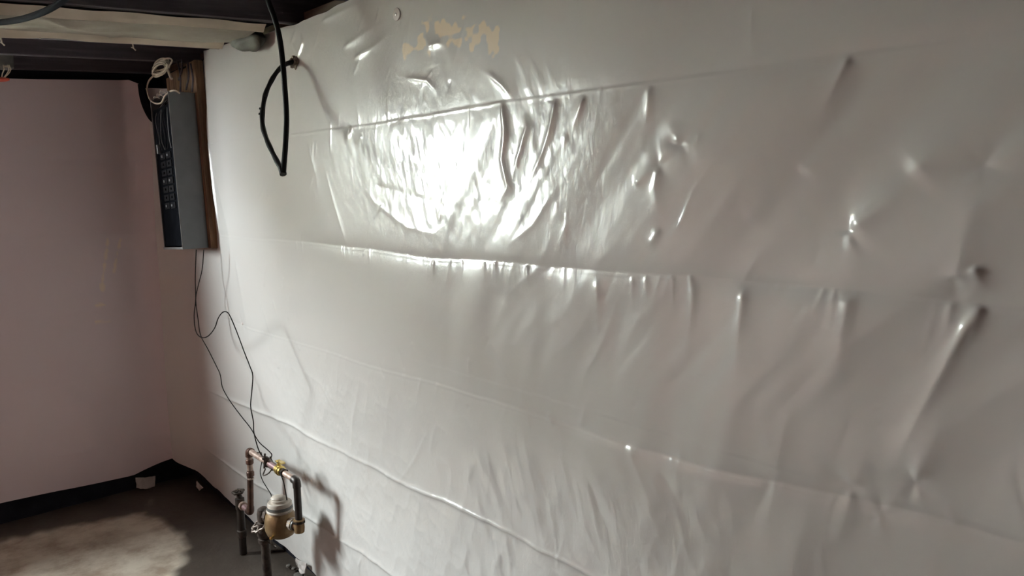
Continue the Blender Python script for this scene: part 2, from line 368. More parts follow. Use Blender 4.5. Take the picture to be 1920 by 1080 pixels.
# broad slack of the film
D += 0.010 * vnoise(U, Z, 1.3, 1.6, 31) + 0.004 * vnoise(U, Z, 3.1, 2.2, 32)
SH = 0.25 * Z + 0.55 * np.clip(Z - 1.1, 0, 1)
slack = np.clip((U - 2.1) / 0.9, 0, 1) * (1 - 0.7 * np.clip((Z - 1.66) / 0.06, 0, 1))            # looser towards the near end
D += slack * np.where(Z > 1.0, 1, 0.8) * (0.0065 * vnoise(U - SH, Z, 4.0, 1.3, 33) + 0.0030 * vnoise(U - SH, Z, 9.5, 2.0, 34) + 0.0015 * np.clip(vnoise(U, Z, 2.6, 2.6, 46) + 0.25, 0, 1) * (1 - 2 * np.abs(vnoise(U - SH + 0.05 * vnoise(U, Z, 5, 5, 47), Z, 10, 3.2, 44))) + 0.0007 * vnoise(U - SH, Z, 34, 7, 45))
mid = np.exp(-((U - 2.7) / 0.8) ** 2) * np.clip((1.33 - Z) / 0.1, 0, 1) * np.clip((Z - 0.8) / 0.25, 0, 1)
D += mid * (0.0036 * vnoise(U - 0.1 * Z, Z, 10, 1.6, 35) + 0.0012 * vnoise(U - 0.1 * Z, Z, 22, 2.6, 36))
low = np.clip((0.95 - Z) / 0.15, 0, 1) * np.clip((U - 0.9) / 0.6, 0, 1)
D += low * (0.0019 * vnoise(U - 0.3 * Z, Z, 12, 7, 37) + 0.0011 * (1 - 2 * np.abs(vnoise(U - 0.35 * Z, Z + 0.3 * U, 16, 11, 38))) + 0.0006 * (1 - 2 * np.abs(vnoise(U + 0.5 * Z, Z, 30, 20, 41))))
fan = np.clip((0.97 - Z) / 0.12, 0, 1) * np.exp(-((U - 2.85) / 0.5) ** 2)
D += fan * (0.4 + 0.6 * np.clip(vnoise(U, Z, 3.5, 4, 48) + 0.4, 0, 1)) * (0.0030 * (1 - 2 * np.abs(vnoise(U + 0.35 * Z + 0.04 * vnoise(U, Z, 6, 6, 49), Z, 10, 3.2, 39))) + 0.0013 * (1 - 2 * np.abs(vnoise(U + 0.30 * Z, Z + 0.3 * U, 24, 8, 40))))
# corner: the film bridges across instead of following the walls
D += 0.075 * np.exp(-(U / 0.11) ** 2)
# behind the service panel's board the film is pressed back
brd = 1 / (1 + np.exp(-(U - 0.26) / 0.008)) / (1 + np.exp((U - 0.635) / 0.008)) / (1 + np.exp(-(Z - 1.245) / 0.008))
D = D * (1 - brd) - 0.028 * brd
# packing folds: horizontal creases with their slight wander
folds = [([(400, 268), (520, 254), (660, 237), (800, 214), (940, 190), (1220, 153), (1590, 100), (1920, 58)], -0.0016, 0.010),
         ([(470, 447), (600, 458), (700, 470), (800, 485), (950, 493), (1040, 503), (1290, 520), (1590, 548), (1780, 567), (1920, 580)], -0.0042, 0.016),
         ([(510, 628), (600, 655), (690, 685), (820, 720), (900, 745), (1030, 785), (1150, 825), (1300, 868), (1420, 895), (1700, 960)], -0.0034, 0.009),
         ([(380, 727), (440, 750), (480, 768), (545, 795), (600, 828), (690, 870), (765, 912), (830, 935), (900, 970), (1000, 1020), (1120, 1080), (1400, 1212)], 0.0085, 0.0065),
         ([(438, 879), (472, 903), (503, 918), (544, 951), (583, 970), (640, 1012), (680, 1034), (740, 1080), (1000, 1250)], 0.0075, 0.0065)]
for pts, amp, w in folds:
    P = [W(*q) for q in pts]
    fz = np.interp(uu, [q[0] for q in P], [q[1] for q in P], right=P[-1][1] + 0.0)
    fz = fz + 0.0018 * vnoise(uu, uu * 0, 9, 1, int(w * 1e4)) + 0.0008 * vnoise(uu, uu * 0, 33, 1, int(w * 1e4) + 1)
    env = np.clip((uu - 0.25) / 0.4, 0, 1) * (0.7 + 0.45 * vnoise(uu, uu * 0, 3, 1, int(w * 1e4) + 2)) * np.clip(1.25 - 0.12 * uu, 0.4, 1)
    env = env * (1 + 1.3 * np.clip((uu - 2.5) / 0.6, 0, 1) * (w > 0.008))
    dz = np.abs(Z - fz[:, None])
    D += amp * env[:, None] * np.exp(-(np.sqrt(dz ** 2 + 0.0012 ** 2)) / w)
    # a hairline lip where the film was pressed flat in the roll
    D += 0.0009 * np.exp(-((Z - fz[:, None] + 0.003) / 0.0035) ** 2) * np.clip((uu - 0.3) / 0.3, 0, 1)[:, None]
# gathers hanging from the folds (pucker points read off the photograph, then random ones)
P_ = []
def pucker(px, py, ln=0.16, amp=0.006, w=0.016, lean=0.0, pix=True):
    u, z = W(px, py) if pix else (px, py)
    add_ridge([(u, z), (u + lean * 0.5 * ln, z - 0.5 * ln), (u + lean * ln, z - ln)], amp * 0.6, w * 0.8, False, 0.2, fan=True)
for px, py, ln, amp, w, lean in ((940, 190, .13, .010, .012, 0.05), (1040, 186, .10, .010, .012, -.3), (1095, 180, .08, .009, .010, -.5), (1218, 160, .10, .008, .014, -.1),
                                 (1590, 105, .09, .009, .016, -.5), (655, 237, .05, .010, .012, -.9), (810, 488, .06, .006, .010, 0), (905, 492, .05, .005, .010, .1), (985, 497, .05, .006, .01, 0),
                                 (1185, 518, .07, .006, .012, 0), (1210, 518, .06, .006, .010, .1), (1390, 538, .20, .009, .022, -.05), (1590, 550, .16, .010, .022, -.1),
                                 (1780, 565, .08, .006, .014, -.1), (1830, 572, .34, .014, .022, -.38), (1120, 520, .22, .006, .02, 0), (1300, 530, .2, .006, .02, -.1)):
    pucker(px, py, ln, amp, w, lean)
r_ = random.Random(5)
for k in range(70):                                # small tight gathers along the upper folds
    f = r_.choice([0, 1, 1, 1, 2, 2]); P = [W(*q) for q in folds[f][0]]
    u = r_.uniform(1.1, 3.5); z = float(np.interp(u, [q[0] for q in P], [q[1] for q in P]))
    pucker(u, z + 0.004, r_.uniform(.03, .11), r_.uniform(.0008, .003), r_.uniform(.004, .010), r_.uniform(-.35, .2), False)
# creases one can follow in the photograph
for pts, amp, w in (
    ([(1587, 440), (1640, 395), (1690, 345), (1740, 290), (1790, 230)], .012, .030), ([(1700, 330), (1770, 270), (1850, 190), (1910, 110)], .010, .04),
    ([(1235, 310), (1228, 350), (1237, 400), (1240, 425)], .009, .012), ([(1270, 270), (1276, 245), (1280, 225)], .007, .012), ([(1190, 345), (1215, 325), (1240, 312)], .006, .012),
    ([(1240, 425), (1225, 450), (1215, 465)], .006, .010), ([(1587, 435), (1590, 460), (1592, 480)], .007, .012),
    ([(1785, 545), (1800, 480), (1825, 400), (1838, 315)], .012, .028), ([(1825, 500), (1832, 530), (1822, 552)], .016, .012), ([(1785, 520), (1790, 545), (1815, 552)], -.010, .012), ([(1832, 575), (1826, 600), (1812, 650)], .012, .012),
    ([(1710, 905), (1740, 840), (1775, 760), (1800, 690)], .012, .034), ([(1595, 915), (1620, 850), (1650, 770)], .008, .026), ([(1650, 960), (1640, 990), (1655, 1010)], .006, .012),
    ([(1600, 910), (1590, 950), (1575, 1000), (1560, 1060)], .007, .02), ([(1450, 900), (1420, 960), (1400, 1030)], -.006, .02), ([(1500, 330), (1540, 280), (1590, 210)], .006, .03),
    ([(1400, 420), (1450, 370), (1500, 300)], .005, .03), ([(1090, 800), (1100, 760), (1110, 735)], .006, .012), ([(1040, 800), (1030, 785), (1025, 770)], .003, .008),
    ([(1060, 330), (1035, 360), (1000, 420), (940, 470)], .0028, .010), ([(1040, 190), (1030, 240), (1010, 300), (985, 350)], .006, .010), ([(975, 200), (985, 240), (970, 290), (955, 340)], .007, .010),
    ([(940, 190), (945, 240), (938, 300), (950, 350), (930, 385)], .008, .010), ([(600, 290), (620, 370), (640, 440), (660, 520)], .0022, .010), ([(575, 270), (590, 330), (600, 400)], .004, .012),
    ([(660, 330), (700, 380), (760, 425), (850, 450)], .0028, .010), ([(690, 345), (780, 370), (850, 392), (930, 395)], -.004, .014),
    ([(640, 90), (690, 55), (740, 30)], .008, .016), ([(660, 110), (700, 85), (735, 55)], .008, .012), ([(600, 40), (650, 15), (700, -10)], .008, .012), ([(560, 110), (545, 80), (553, 50)], .006, .010), ([(553, 115), (565, 80), (560, 60)], .006, .008),
    ([(553, 117), (530, 95), (520, 80)], .005, .010), ([(790, 60), (800, 85), (820, 80), (825, 60)], .005, .008), ([(750, 145), (795, 150), (815, 175)], .004, .006), ([(905, 130), (940, 160), (965, 190)], .004, .008),
    ([(740, 915), (780, 860), (810, 790)], .0022, .008), ([(560, 690), (600, 720), (640, 790)], .002, .010), ([(900, 840), (880, 900), (890, 960)], .0025, .010), ([(960, 900), (1000, 960), (1010, 1010)], .0025, .010),
    ([(1110, 900), (1130, 960), (1165, 1040)], -.005, .012), ([(1180, 830), (1210, 900), (1250, 1000)], .005, .014), ([(1240, 880), (1290, 960), (1330, 1060)], -.005, .014), ([(1050, 850), (1075, 930), (1120, 1020)], .004, .012),
    ([(680, 1040), (675, 1060), (678, 1085)], .003, .006), ([(690, 1042), (700, 1052), (712, 1058)], .003, .005),
    ([(380, 140), (390, 230), (399, 320), (409, 410), (416, 470)], .016, .010), ([(440, 480), (455, 560), (470, 640), (490, 720)], .006, .02), ([(405, 330), (425, 420), (440, 520)], .005, .018)):
    add_ridge(pts, amp * (0.55 if w > 0.008 else 0.8), w, fan=w >= 0.012)
# pins that dimple the film
for px, py in ((744, 27), (1235, 312), (1587, 437), (1840, 310), (1712, 908), (1597, 912), (455, 607), (553, 117), (1276, 268), (1650, 965)):
    u, z = W(px, py); rr = np.hypot(U - u, Z - z); th = np.arctan2(Z - z, U - u)
    k = np.exp(-rr / 0.05)
    D += -0.0028 * np.exp(-rr / 0.014) + 0.0007 * k * (np.cos(th * 3 + px) + np.cos(th * 5 + 2 * px)) * np.clip(rr / 0.02, 0, 1)
# random short creases
for k in range(230):
    u = r_.uniform(1.0, 3.75); z = r_.uniform(0.1, 2.0); ln = r_.uniform(.04, .2)
    an = math.radians(r_.gauss(62 if z > 1.1 else (108 if u < 3.1 else 82), 16)); a = r_.uniform(.0005, .0018)
    if z > 1.66 and u > 2.35: continue
    if r_.random() < 0.5: u, z, an = u + math.cos(an) * ln, z + math.sin(an) * ln, an + math.pi
    c = r_.uniform(-.02, .02)
    add_ridge([(u, z), (u + math.cos(an) * ln / 2 + c, z + math.sin(an) * ln / 2), (u + math.cos(an) * ln, z + math.sin(an) * ln)], a * r_.choice([1, 1, -1]), r_.uniform(.004, .012), False, fan=True)
# crumpled zone
cu, cz = W(850, 300)
CR = 0.07 + (0.30 + 0.45 / (1 + np.exp((U - 2.28) / 0.04)) + 0.35 / (1 + np.exp(-(U - 2.62) / 0.03))) * np.exp(-(((U - cu) / 0.50) ** 2 + ((Z - cz) / 0.30) ** 2)) + 0.55 * np.exp(-(((U - 1.75) / 0.5) ** 2 + ((Z - 1.97) / 0.16) ** 2)) + 0.38 * low
D += 0.0009 * (1 - 0.75 * np.exp(-(((U - 2.45) / 0.17) ** 2 + ((Z - 1.6) / 0.13) ** 2))) * np.exp(-(((U - cu) / 0.5) ** 2 + ((Z - cz) / 0.3) ** 2)) * (vnoise(U + 0.3 * Z, Z, 34, 16, 50) + 0.5 * vnoise(U + 0.3 * Z, Z, 75, 40, 51))
# bottom edge flutters
D += 0.007 * np.exp(-(Z - zbot[:, None]) / 0.05) * (0.2 + vnoise(U, U * 0, 7, 1, 52))
# tan reflection near the top, painted into the film colour
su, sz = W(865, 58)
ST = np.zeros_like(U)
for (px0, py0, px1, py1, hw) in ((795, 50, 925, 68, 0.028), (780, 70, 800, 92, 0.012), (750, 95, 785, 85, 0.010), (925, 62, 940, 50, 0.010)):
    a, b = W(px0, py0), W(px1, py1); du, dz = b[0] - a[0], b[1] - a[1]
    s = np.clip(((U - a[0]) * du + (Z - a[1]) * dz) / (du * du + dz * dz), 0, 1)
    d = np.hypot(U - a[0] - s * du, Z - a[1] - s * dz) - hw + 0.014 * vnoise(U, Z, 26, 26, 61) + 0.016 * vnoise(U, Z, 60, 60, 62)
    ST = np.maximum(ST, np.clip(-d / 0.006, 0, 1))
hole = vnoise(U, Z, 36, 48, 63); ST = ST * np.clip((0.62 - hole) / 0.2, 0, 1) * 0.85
co = np.stack([-D, -U, Z], -1)
sheet = grid_mesh('plastic_sheet', co, np.ones((NU - 1, NV - 1), bool), {'crinkle': CR, 'smear_and_reflection': ST}, M['sheet'])
def on_film(px, py, lift=0.0):                     # point of the draped film behind a pixel
    u, z = W(px, py); i = int(np.argmin(np.abs(uu - u))); j = int(np.argmin(np.abs(Z[i] - z)))
    return AX(px, py, -float(D[i, j]) - lift)
tag(sheet, 'large glossy white plastic sheet with folds and wrinkles covering the right wall', 'plastic sheet')

# ------------------------------------------------------------------ plastic sheet on the back wall (with the window cut out)
bu = np.linspace(0.0, 3.28, 560); nvb = 230
bt = np.linspace(0, 1, nvb)
btop = np.interp(bu, [0, 0.02, 0.05, 0.09, 0.13, 0.5, 3.3], [1.80, 1.82, 1.90, 2.00, 2.02, 1.995, 1.86])
bbot = np.interp(bu, [0, 0.05, 0.25, 0.8, 3.3], [0.15, 0.135, 0.088, 0.105, 0.1]) + 0.002 * vnoise(bu, bu * 0, 10, 1, 70)
BU = np.repeat(bu[:, None], nvb, 1); BZ = bbot[:, None] + (btop - bbot)[:, None] * bt
BD = 0.010 * vnoise(BU, BZ, 1.8, 1.1, 71) + 0.006 * vnoise(BU + 0.12 * BZ, BZ, 4.5, 0.7, 72) + 0.0015 * vnoise(BU, BZ, 12, 3, 73)
BD += 0.045 * np.exp(-(BU / 0.09) ** 2) - 0.012 * np.exp(-((BU - 0.16) / 0.07) ** 2) * np.clip(BZ / 1.0, 0, 1)
for z0, sg in ((1.645, -1), (1.29, 1), (0.94, -1), (0.60, 1), (0.265, 1)):
    zz = z0 + 0.02 * (BU - 0.3) * (1 if z0 < 0.5 else -0.3)
    BD += sg * 0.0022 * np.exp(-np.sqrt((BZ - zz) ** 2 + 0.0015 ** 2) / 0.012)
BD += 0.02 * np.exp(-((btop[:, None] - BZ) / 0.05) ** 2) * np.exp(-((BU - 0.09) / 0.05) ** 2)
bst = np.zeros_like(BU)
for (px0, py0, px1, py1, hw) in ((202, 450, 190, 540, .003), (226, 450, 213, 510, .003), (190, 535, 191, 542, .010), (178, 572, 195, 571, .004), (180, 604, 205, 601, .002)):
    a, b = AY(px0, py0), AY(px1, py1); au, az, du, dz = -a.x, a.z, -(b.x - a.x), b.z - a.z
    s = np.clip(((BU - au) * du + (BZ - az) * dz) / (du * du + dz * dz), 0, 1)
    d = np.hypot(BU - au - s * du, BZ - az - s * dz) - hw - 0.004 + 0.006 * vnoise(BU, BZ, 60, 60, 75)
    bst = np.maximum(bst, np.clip(-d / 0.006, 0, 1) * 0.6)
cu_ = (BU[:-1, :-1] + BU[1:, 1:]) / 2; cz_ = (BZ[:-1, :-1] + BZ[1:, 1:]) / 2
keep = ~((cu_ > -WX1 - 0.02) & (cu_ < -WX0 + 0.02) & (cz_ > WZ0 - 0.02))
sb = grid_mesh('plastic_sheet', np.stack([-BU, -BD, BZ], -1), keep, {'crinkle': 0.04 + 0 * BU, 'smear_and_reflection': bst}, M['sheet_back'])
tag(sb, 'dull shaded plastic sheet covering the back wall below dark joists', 'plastic sheet')

# ------------------------------------------------------------------ service panel on its board
SLOPE = -0.06                                     # the board hangs a little out of plumb
PV = Vector((0, -0.45, 1.56))
def lean(o):
    o.location = PV; o.rotation_euler = (math.radians(-3.2), 0, 0); return o
bdr = lean(tag(empty('backing_board'), 'aged brown wooden boards mounted behind the dark service panel', 'board'))
for i, (y0, y1, x0) in enumerate(((-0.19, -0.085, -0.028), (-0.082, 0.03, -0.024), (0.033, 0.14, -0.026), (0.143, 0.215, -0.022))):
    boxo('plank', (x0, 0.008, y0, y1, -0.325, 0.475 - 0.01 * (i % 2)), M['board'], bdr, 0.003)
pan = lean(tag(empty('electrical_panel'), 'open dark grey electrical panel with breakers, mounted near the corner', 'electrical panel'))
px0, px1, py0, py1, pz0, pz1 = -0.135, -0.030, -0.165, 0.098, -0.322, 0.340
bm = bmesh.new(); th = 0.003
box(bm, px0, px1, py0, py0 + th, pz0, pz1); box(bm, px0, px1, py1 - th, py1, pz0, pz1)
box(bm, px0, px1, py0 + th, py1 - th, pz0, pz0 + th); box(bm, px0, px1, py0 + th, py1 - th, pz1 - th, pz1)
box(bm, px1 - th, px1, py0 + th, py1 - th, pz0 + th, pz1 - th)
for b in ((px0, px0 + th, py0 + th, py0 + 0.012, pz0 + th, pz1 - th), (px0, px0 + th, py1 - 0.006, py1 - th, pz0 + th, pz1 - th)): box(bm, *b)
link_mesh('enclosure', bm, M['panel'], pan)
boxo('rim', (px0 - 0.0035, px0, py0, py0 + 0.004, pz0, pz1), M['box_grey'], pan)
boxo('lower_rim', (px0 - 0.003, px0, py0 + 0.004, py1, pz0, pz0 + 0.010), M['box_grey'], pan)
boxo('back_plate', (px1 - 0.02, px1 - 0.006, py0 + 0.02, py1 - 0.02, pz0 + 0.03, pz1 - 0.03), M['panel_in'], pan, 0.002)
boxo('dark_interior_fill', (px0 + 0.005, px0 + 0.009, py0 + 0.010, py1 - 0.008, pz0 + 0.014, pz1 - 0.045), M['panel_in'], pan, 0.002)  # black sheet added to stand in for the dark open interior
for k in range(7):
    z = 0.085 - k * 0.036 
    for yy in (-0.075, 0.0):
        b = boxo('breaker', (px0 + 0.0005, px0 + 0.006, yy - 0.033, yy + 0.033, z - 0.014, z + 0.014), M['breaker'], pan, 0.002)
        boxo('toggle', (px0 - 0.004, px0 + 0.004, yy - 0.008, yy + 0.008, z - 0.005, z + 0.005), M['breaker'] if k % 3 else M['panel'], b, 0.001)
boxo('main_lug', (px0 - 0.008, px0 + 0.01, 0.035, 0.05, 0.10, 0.14), M['steel'], pan, 0.002)
boxo('ground_bar', (px0 + 0.02, px0 + 0.035, -0.13, -0.11, -0.30, -0.24), M['steel'], pan, 0.002)
for k in range(7):
    r2 = random.Random(40 + k); y = r2.uniform(-0.13, 0.07); y2 = r2.uniform(-0.12, 0.08)
    tubeo('wire', [(px1 - 0.03, y2, pz1 + 0.01), (px0 + 0.03, (y + y2) / 2, pz1 - 0.02), (px0 + r2.uniform(-.002, .004), y, 0.26), (px0 + r2.uniform(-.002, .004), y + r2.uniform(-.03, .03), 0.16), (px0 + 0.002, y, 0.11)],
          0.0016, M['box_grey'] if k % 3 == 0 else M['black'], pan, 6, 6)
for k in range(3):
    tubeo('wire', [(px0 - 0.004, -0.15 + 0.05 * k, pz1 - 0.012), (px0 - 0.012, -0.10 + 0.045 * k, pz1 + 0.012 - 0.006 * k), (px0 + 0.0, -0.04 + 0.045 * k, pz1 - 0.002)], 0.0018, M['white_wire'], pan, 6, 6)

# coil of cream cable above the panel and its loop down to it
t = thing('cable_coil', 'coiled cream cable hanging above the dark electrical panel', 'cable')
cx = -0.12
for k in range(7):
    r2 = random.Random(70 + k); pts = []; ox, oy = 305 - 1.1 * k + r2.uniform(-1.5, 1.5), 121 + 1.7 * k + r2.uniform(-1, 1); ra, rb = 18 - 0.4 * k + r2.uniform(-2, 2), 9.5 + r2.uniform(-2, 3)
    ang = math.radians(-42 + r2.uniform(-12, 12))
    for i in range(17):
        a = 2 * math.pi * i / 16; ca, sa = math.cos(a) * ra, math.sin(a) * rb
        pts.append(AX(ox + ca * math.cos(ang) - sa * math.sin(ang), oy + ca * math.sin(ang) + sa * math.cos(ang), -0.115 - 0.004 * k + 0.02 * math.sin(a + k)))
    tubeo('cable_turn', pts, 0.0036, M['white_wire'], t, 8, 3)
tubeo('cable_tail', [AX(a, b, c) for a, b, c in ((290, 140, -.13), (279, 152, -.14), (276, 168, -.145), (281, 186, -.145), (292, 194, -.145), (303, 192, -.145), (309, 180, -.14), (318, 172, -.13), (328, 170, -.12), (337, 175, -.10))], 0.0036, M['white_wire'], t, 8, 6)
tubeo('cable_end', [AX(a, b, c) for a, b, c in ((312, 112, -.12), (314, 128, -.12), (318, 140, -.12), (322, 148, -.12))], 0.0055, M['white_wire'], t, 8, 6)
for k, (a, b, c, d) in enumerate(((332, 112, 338, 172), (341, 112, 335, 150), (352, 118, 349, 168), (357, 120, 360, 172))):
    tag(tubeo('wire_drop', [AX(a, b, -.04), AX((a + c) / 2 + 3, (b + d) / 2, -.05), AX(c, d, -.045)], 0.004, M['joist'], None, 8, 6),
        'dark old wire running up the brown boards, %s from the left' % ('first', 'second', 'third', 'fourth')[k], 'wire', 'old wires above the panel')

# curled dark scrap of film in the top corner of the back wall
bm = bmesh.new(); P0 = catmull([AY(258, 158, -.06), AY(262, 185, -.075), AY(270, 208, -.08), AY(281, 226, -.07), AY(296, 236, -.06)], 6)
rows = []
for i, v in enumerate(P0):
    s = i / (len(P0) - 1); w_ = 0.028 + 0.03 * math.sin(s * 2.6)
    rows.append([bm.verts.new(v + Vector((0.9 * w_ * q, -0.02 * math.sin(q * math.pi), 0.25 * w_ * q))) for q in (0, .25, .5, .75, 1)])
for i in range(len(rows) - 1):
    for k in range(4): bm.faces.new((rows[i][k], rows[i][k + 1], rows[i + 1][k + 1], rows[i + 1][k]))
bmesh.ops.solidify(bm, geom=bm.faces[:], thickness=0.002)
tag(link_mesh('film_flap', bm, M['dark_wall'], None, True), 'dark curled flap of film in the upper corner beside the panel', 'plastic scrap')

# ------------------------------------------------------------------ black cable loop and where it enters the wall
pts = [AX(*q) for q in ((556, 117, .03), (548, 117, -.012), (535, 121, -.03), (520, 134, -.075), (507, 155, -.10), (497, 180, -.125), (492, 212, -.15), (493, 238, -.165), (501, 264, -.19), (513, 290, -.21), (524, 311, -.235), (529, 320, -.245))]
cab = thing('black_cable', 'looped black cable hanging from the joists in front of the sheet', 'cable')
tubeo('outer_loop', pts, lambda s: 0.0078 + 0.0006 * math.sin(s * 60), M['black'], cab, 10, 8)
pts2 = [AX(*q) for q in ((531, 326, -.246), (533, 300, -.235), (535, 275, -.225), (537, 240, -.205), (537, 210, -.195), (534, 165, -.19), (530, 115, -.185), (524, 70, -.18), (515, 35, -.175), (505, 8, -.17), (500, -8, -.165))]
tubeo('hanging_run', pts2, 0.0080, M['black'], cab, 10, 8)
tubeo('tape_wrap', [AX(528, 314, -.243), AX(531, 327, -.246)], 0.010, M['black'], cab, 10)
for k, (a, b) in enumerate(((497, 180), (490, 205), (489, 215))):
    tubeo('frayed_end', [AX(a + 2, b, -.13), AX(a - 4, b - 2, -.14)], 0.0035, M['black'], cab, 6)
bm = bmesh.new(); c0 = on_film(553, 117, .004)
bmesh.ops.create_icosphere(bm, subdivisions=3, radius=1.0)
for v in bm.verts:
    n = 1 + 0.28 * math.sin(v.co.x * 7 + 1) * math.sin(v.co.y * 6 + v.co.z * 5) + 0.12 * math.sin(v.co.z * 17 + v.co.y * 13)
    v.co = Vector((v.co.x * 0.016, v.co.y * 0.030, v.co.z * 0.019)) * n + c0
tag(link_mesh('foam_plug', bm, M['foam'], None, True), 'lumpy dirty foam plug where the black cable enters the sheet', 'foam')

# round cap nail holding the film
cn = thing('cap_nail', 'round white cap nail pinning the sheet near the ceiling', 'nail')
c0 = on_film(744, 27, .003)
latheo('cap', c0, (-1, 0, 0), [(-.004, .010), (-.002, .0165), (0.0005, .0175), (.002, .0168), (.003, .013), (.0034, .006)], M['cap'], cn)
latheo('nail_head', c0, (-1, 0, 0), [(.0025, .004), (.0045, .004), (.005, .002)], M['steel'], cn, 12)
cn2 = tag(latheo('pin', on_film(455, 607), (-1, 0, 0), [(-.004, .004), (.001, .007), (.003, .006), (.0042, .001)], M['cap'], None, 12), 'tiny white pin in the sheet right of the thin wire loop', 'nail')

# ------------------------------------------------------------------ thin wires from the panel down to the meter
w1 = [(368, 468, -.09), (366, 520, -.10), (367, 560, -.115), (364, 592, -.125), (367, 620, -.135), (376, 632, -.14), (389, 631, -.145), (402, 616, -.15), (409, 597, -.153), (417, 586, -.155), (425, 585, -.156), (432, 594, -.157), (445, 625, -.158), (458, 660, -.16), (469, 688, -.16), (474, 705, -.16), (472, 735, -.155), (470, 762, -.15), (475, 790, -.14), (476, 810, -.13), (482, 835, -.12), (488, 850, -.112), (492, 855, -.108)]
tag(tubeo('thin_wire', [AX(*q) for q in w1], 0.0022, M['thin_wire'], None, 6, 5), 'thin dark wire with an upward loop running from panel to pipe', 'wire', 'thin wires between panel and pipe')
w2 = [(382, 468, -.09), (379, 505, -.095), (371, 538, -.10), (367, 562, -.105), (371, 596, -.115), (376, 628, -.12), (390, 655, -.13), (405, 685, -.13), (413, 703, -.13), (417, 726, -.13), (430, 750, -.13), (452, 780, -.13), (470, 803, -.125), (485, 828, -.118), (500, 842, -.112), (509, 851, -.108), (509, 857, -.103)]
tag(tubeo('thin_wire', [AX(*q) for q in w2], 0.0020, M['thin_wire'], None, 6, 5), 'thin dark wire dropping without a loop from panel to pipe', 'wire', 'thin wires between panel and pipe')
w3 = [(491, 866, -.118), (488, 884, -.125), (492, 900, -.128), (502, 917, -.13), (508, 927, -.13), (509, 936, -.13)]
tag(tubeo('thin_wire', [AX(*q) for q in w3], 0.0018, M['thin_wire'], None, 6, 5), 'short bowed thin wire from the pipe clamp to the meter top', 'wire')
w4 = [(525, 886, -.118), (531, 902, -.125), (535, 920, -.13), (538, 938, -.13)]
tag(tubeo('thin_wire', [AX(*q) for q in w4], 0.0020, M['thin_wire'], None, 6, 5), 'short dark wire below the brass valve reaching the meter collar', 'wire')

# ------------------------------------------------------------------ water pipework
PX = -0.105
pw = thing('water_pipe', 'U-shaped old copper pipe loop with brass valve above the water meter', 'pipe')
R = 0.0115
tl, trt = AX(467, 849, PX), AX(556, 897, PX); bl = AX(470, 961, PX); br = AX(557, 984, PX)
zt = (tl.z + trt.z) / 2; tl.z = trt.z = zt
def lerp(a, b, s): return a + (b - a) * s
tubeo('pipe_run', [lerp(tl, trt, 0.03), lerp(tl, trt, 0.47)], R, M['copper_pale'], pw, 14)
tubeo('pipe_run', [lerp(tl, trt, 0.47), lerp(tl, trt, 0.66)], R * 1.02, M['copper_rosy'], pw, 14)
tubeo('pipe_run', [lerp(tl, trt, 0.74), lerp(tl, trt, 0.97)], R * 0.98, M['copper_pale'], pw, 14)
tubeo('riser', [tl, Vector((tl.x, tl.y, zt - 0.085))], R, M['copper_pale'], pw, 14)
tubeo('riser', [Vector((tl.x, tl.y, zt - 0.08)), bl], R * 1.05, M['copper_dark'], pw, 14)
br.y = trt.y
tubeo('riser', [trt, br], R * 1.1, M['pipe_black'], pw, 14)
def elbow(c, d1, d2, m, r=R * 1.28, ln=0.024):
    d1 = Vector(d1); d2 = Vector(d2)
    return tubeo('elbow', [c + d1 * ln, c + d1 * ln * .45 + d2 * ln * .04, c + (d1 + d2) * ln * .16, c + d2 * ln * .45 + d1 * ln * .04, c + d2 * ln], r, m, pw, 14, 5)
elbow(tl, (0, -1, 0), (0, 0, -1), M['copper_dark']); elbow(trt, (0, 1, 0), (0, 0, -1), M['pipe_black'])
for s in (0.035, 0.085): latheo('coupling', Vector((tl.x, tl.y, zt - s)), (0, 0, -1), [(0, R * 1.05), (.003, R * 1.3), (.018, R * 1.3), (.021, R * 1.05)], M['copper_dark'], pw, 14)
latheo('coupling', Vector((tl.x, tl.y, zt - .112)), (0, 0, -1), [(0, R), (.001, R * 1.15), (.005, R * 1.15), (.006, R)], M['copper_pale'], pw, 14)
# the ball valve
ax = (trt - tl).normalized(); vb = lerp(tl, trt, 0.66)
val = latheo('valve_body', lerp(tl, trt, 0.62), ax, [(0, R * 1.1), (.002, .0165), (.012, .0165), (.013, .0185), (.030, .0190), (.031, .0165), (.044, .0165), (.046, .0135)], M['brass'], pw, 16)
latheo('valve_nut', lerp(tl, trt, 0.735), ax, [(0, R), (.002, .0165), (.014, .0165), (.016, R)], M['pipe_black'], pw, 6)
vs = lerp(tl, trt, 0.66)
latheo('valve_stem', vs + Vector((0, 0, .012)), (0, 0, 1), [(0, .008), (.012, .008), (.013, .006), (.024, .006), (.025, .002)], M['brass'], val, 12)
bm = bmesh.new(); h0 = vs + Vector((0, 0, .033))
prev = None
for i, (s, wv, zz) in enumerate(((-.012, .009, 0), (.010, .009, 0), (.020, .007, .006), (.045, .0075, .010), (.062, .008, .011))):
    c = h0 + Vector((-0.010 * i / 4, -s, zz))
    ring = [bm.verts.new(c + Vector((wv * a, 0, .0022 * b))) for a, b in ((-1, -1), (1, -1), (1, 1), (-1, 1))]
    if prev:
        for k in range(4): bm.faces.new((prev[k], prev[(k + 1) % 4], ring[(k + 1) % 4], ring[k]))
    else: bm.faces.new(ring)
    prev = ring
bm.faces.new(prev[::-1]); bmesh.ops.recalc_face_normals(bm, faces=bm.faces[:])
link_mesh('valve_handle', bm, M['brass'], val)
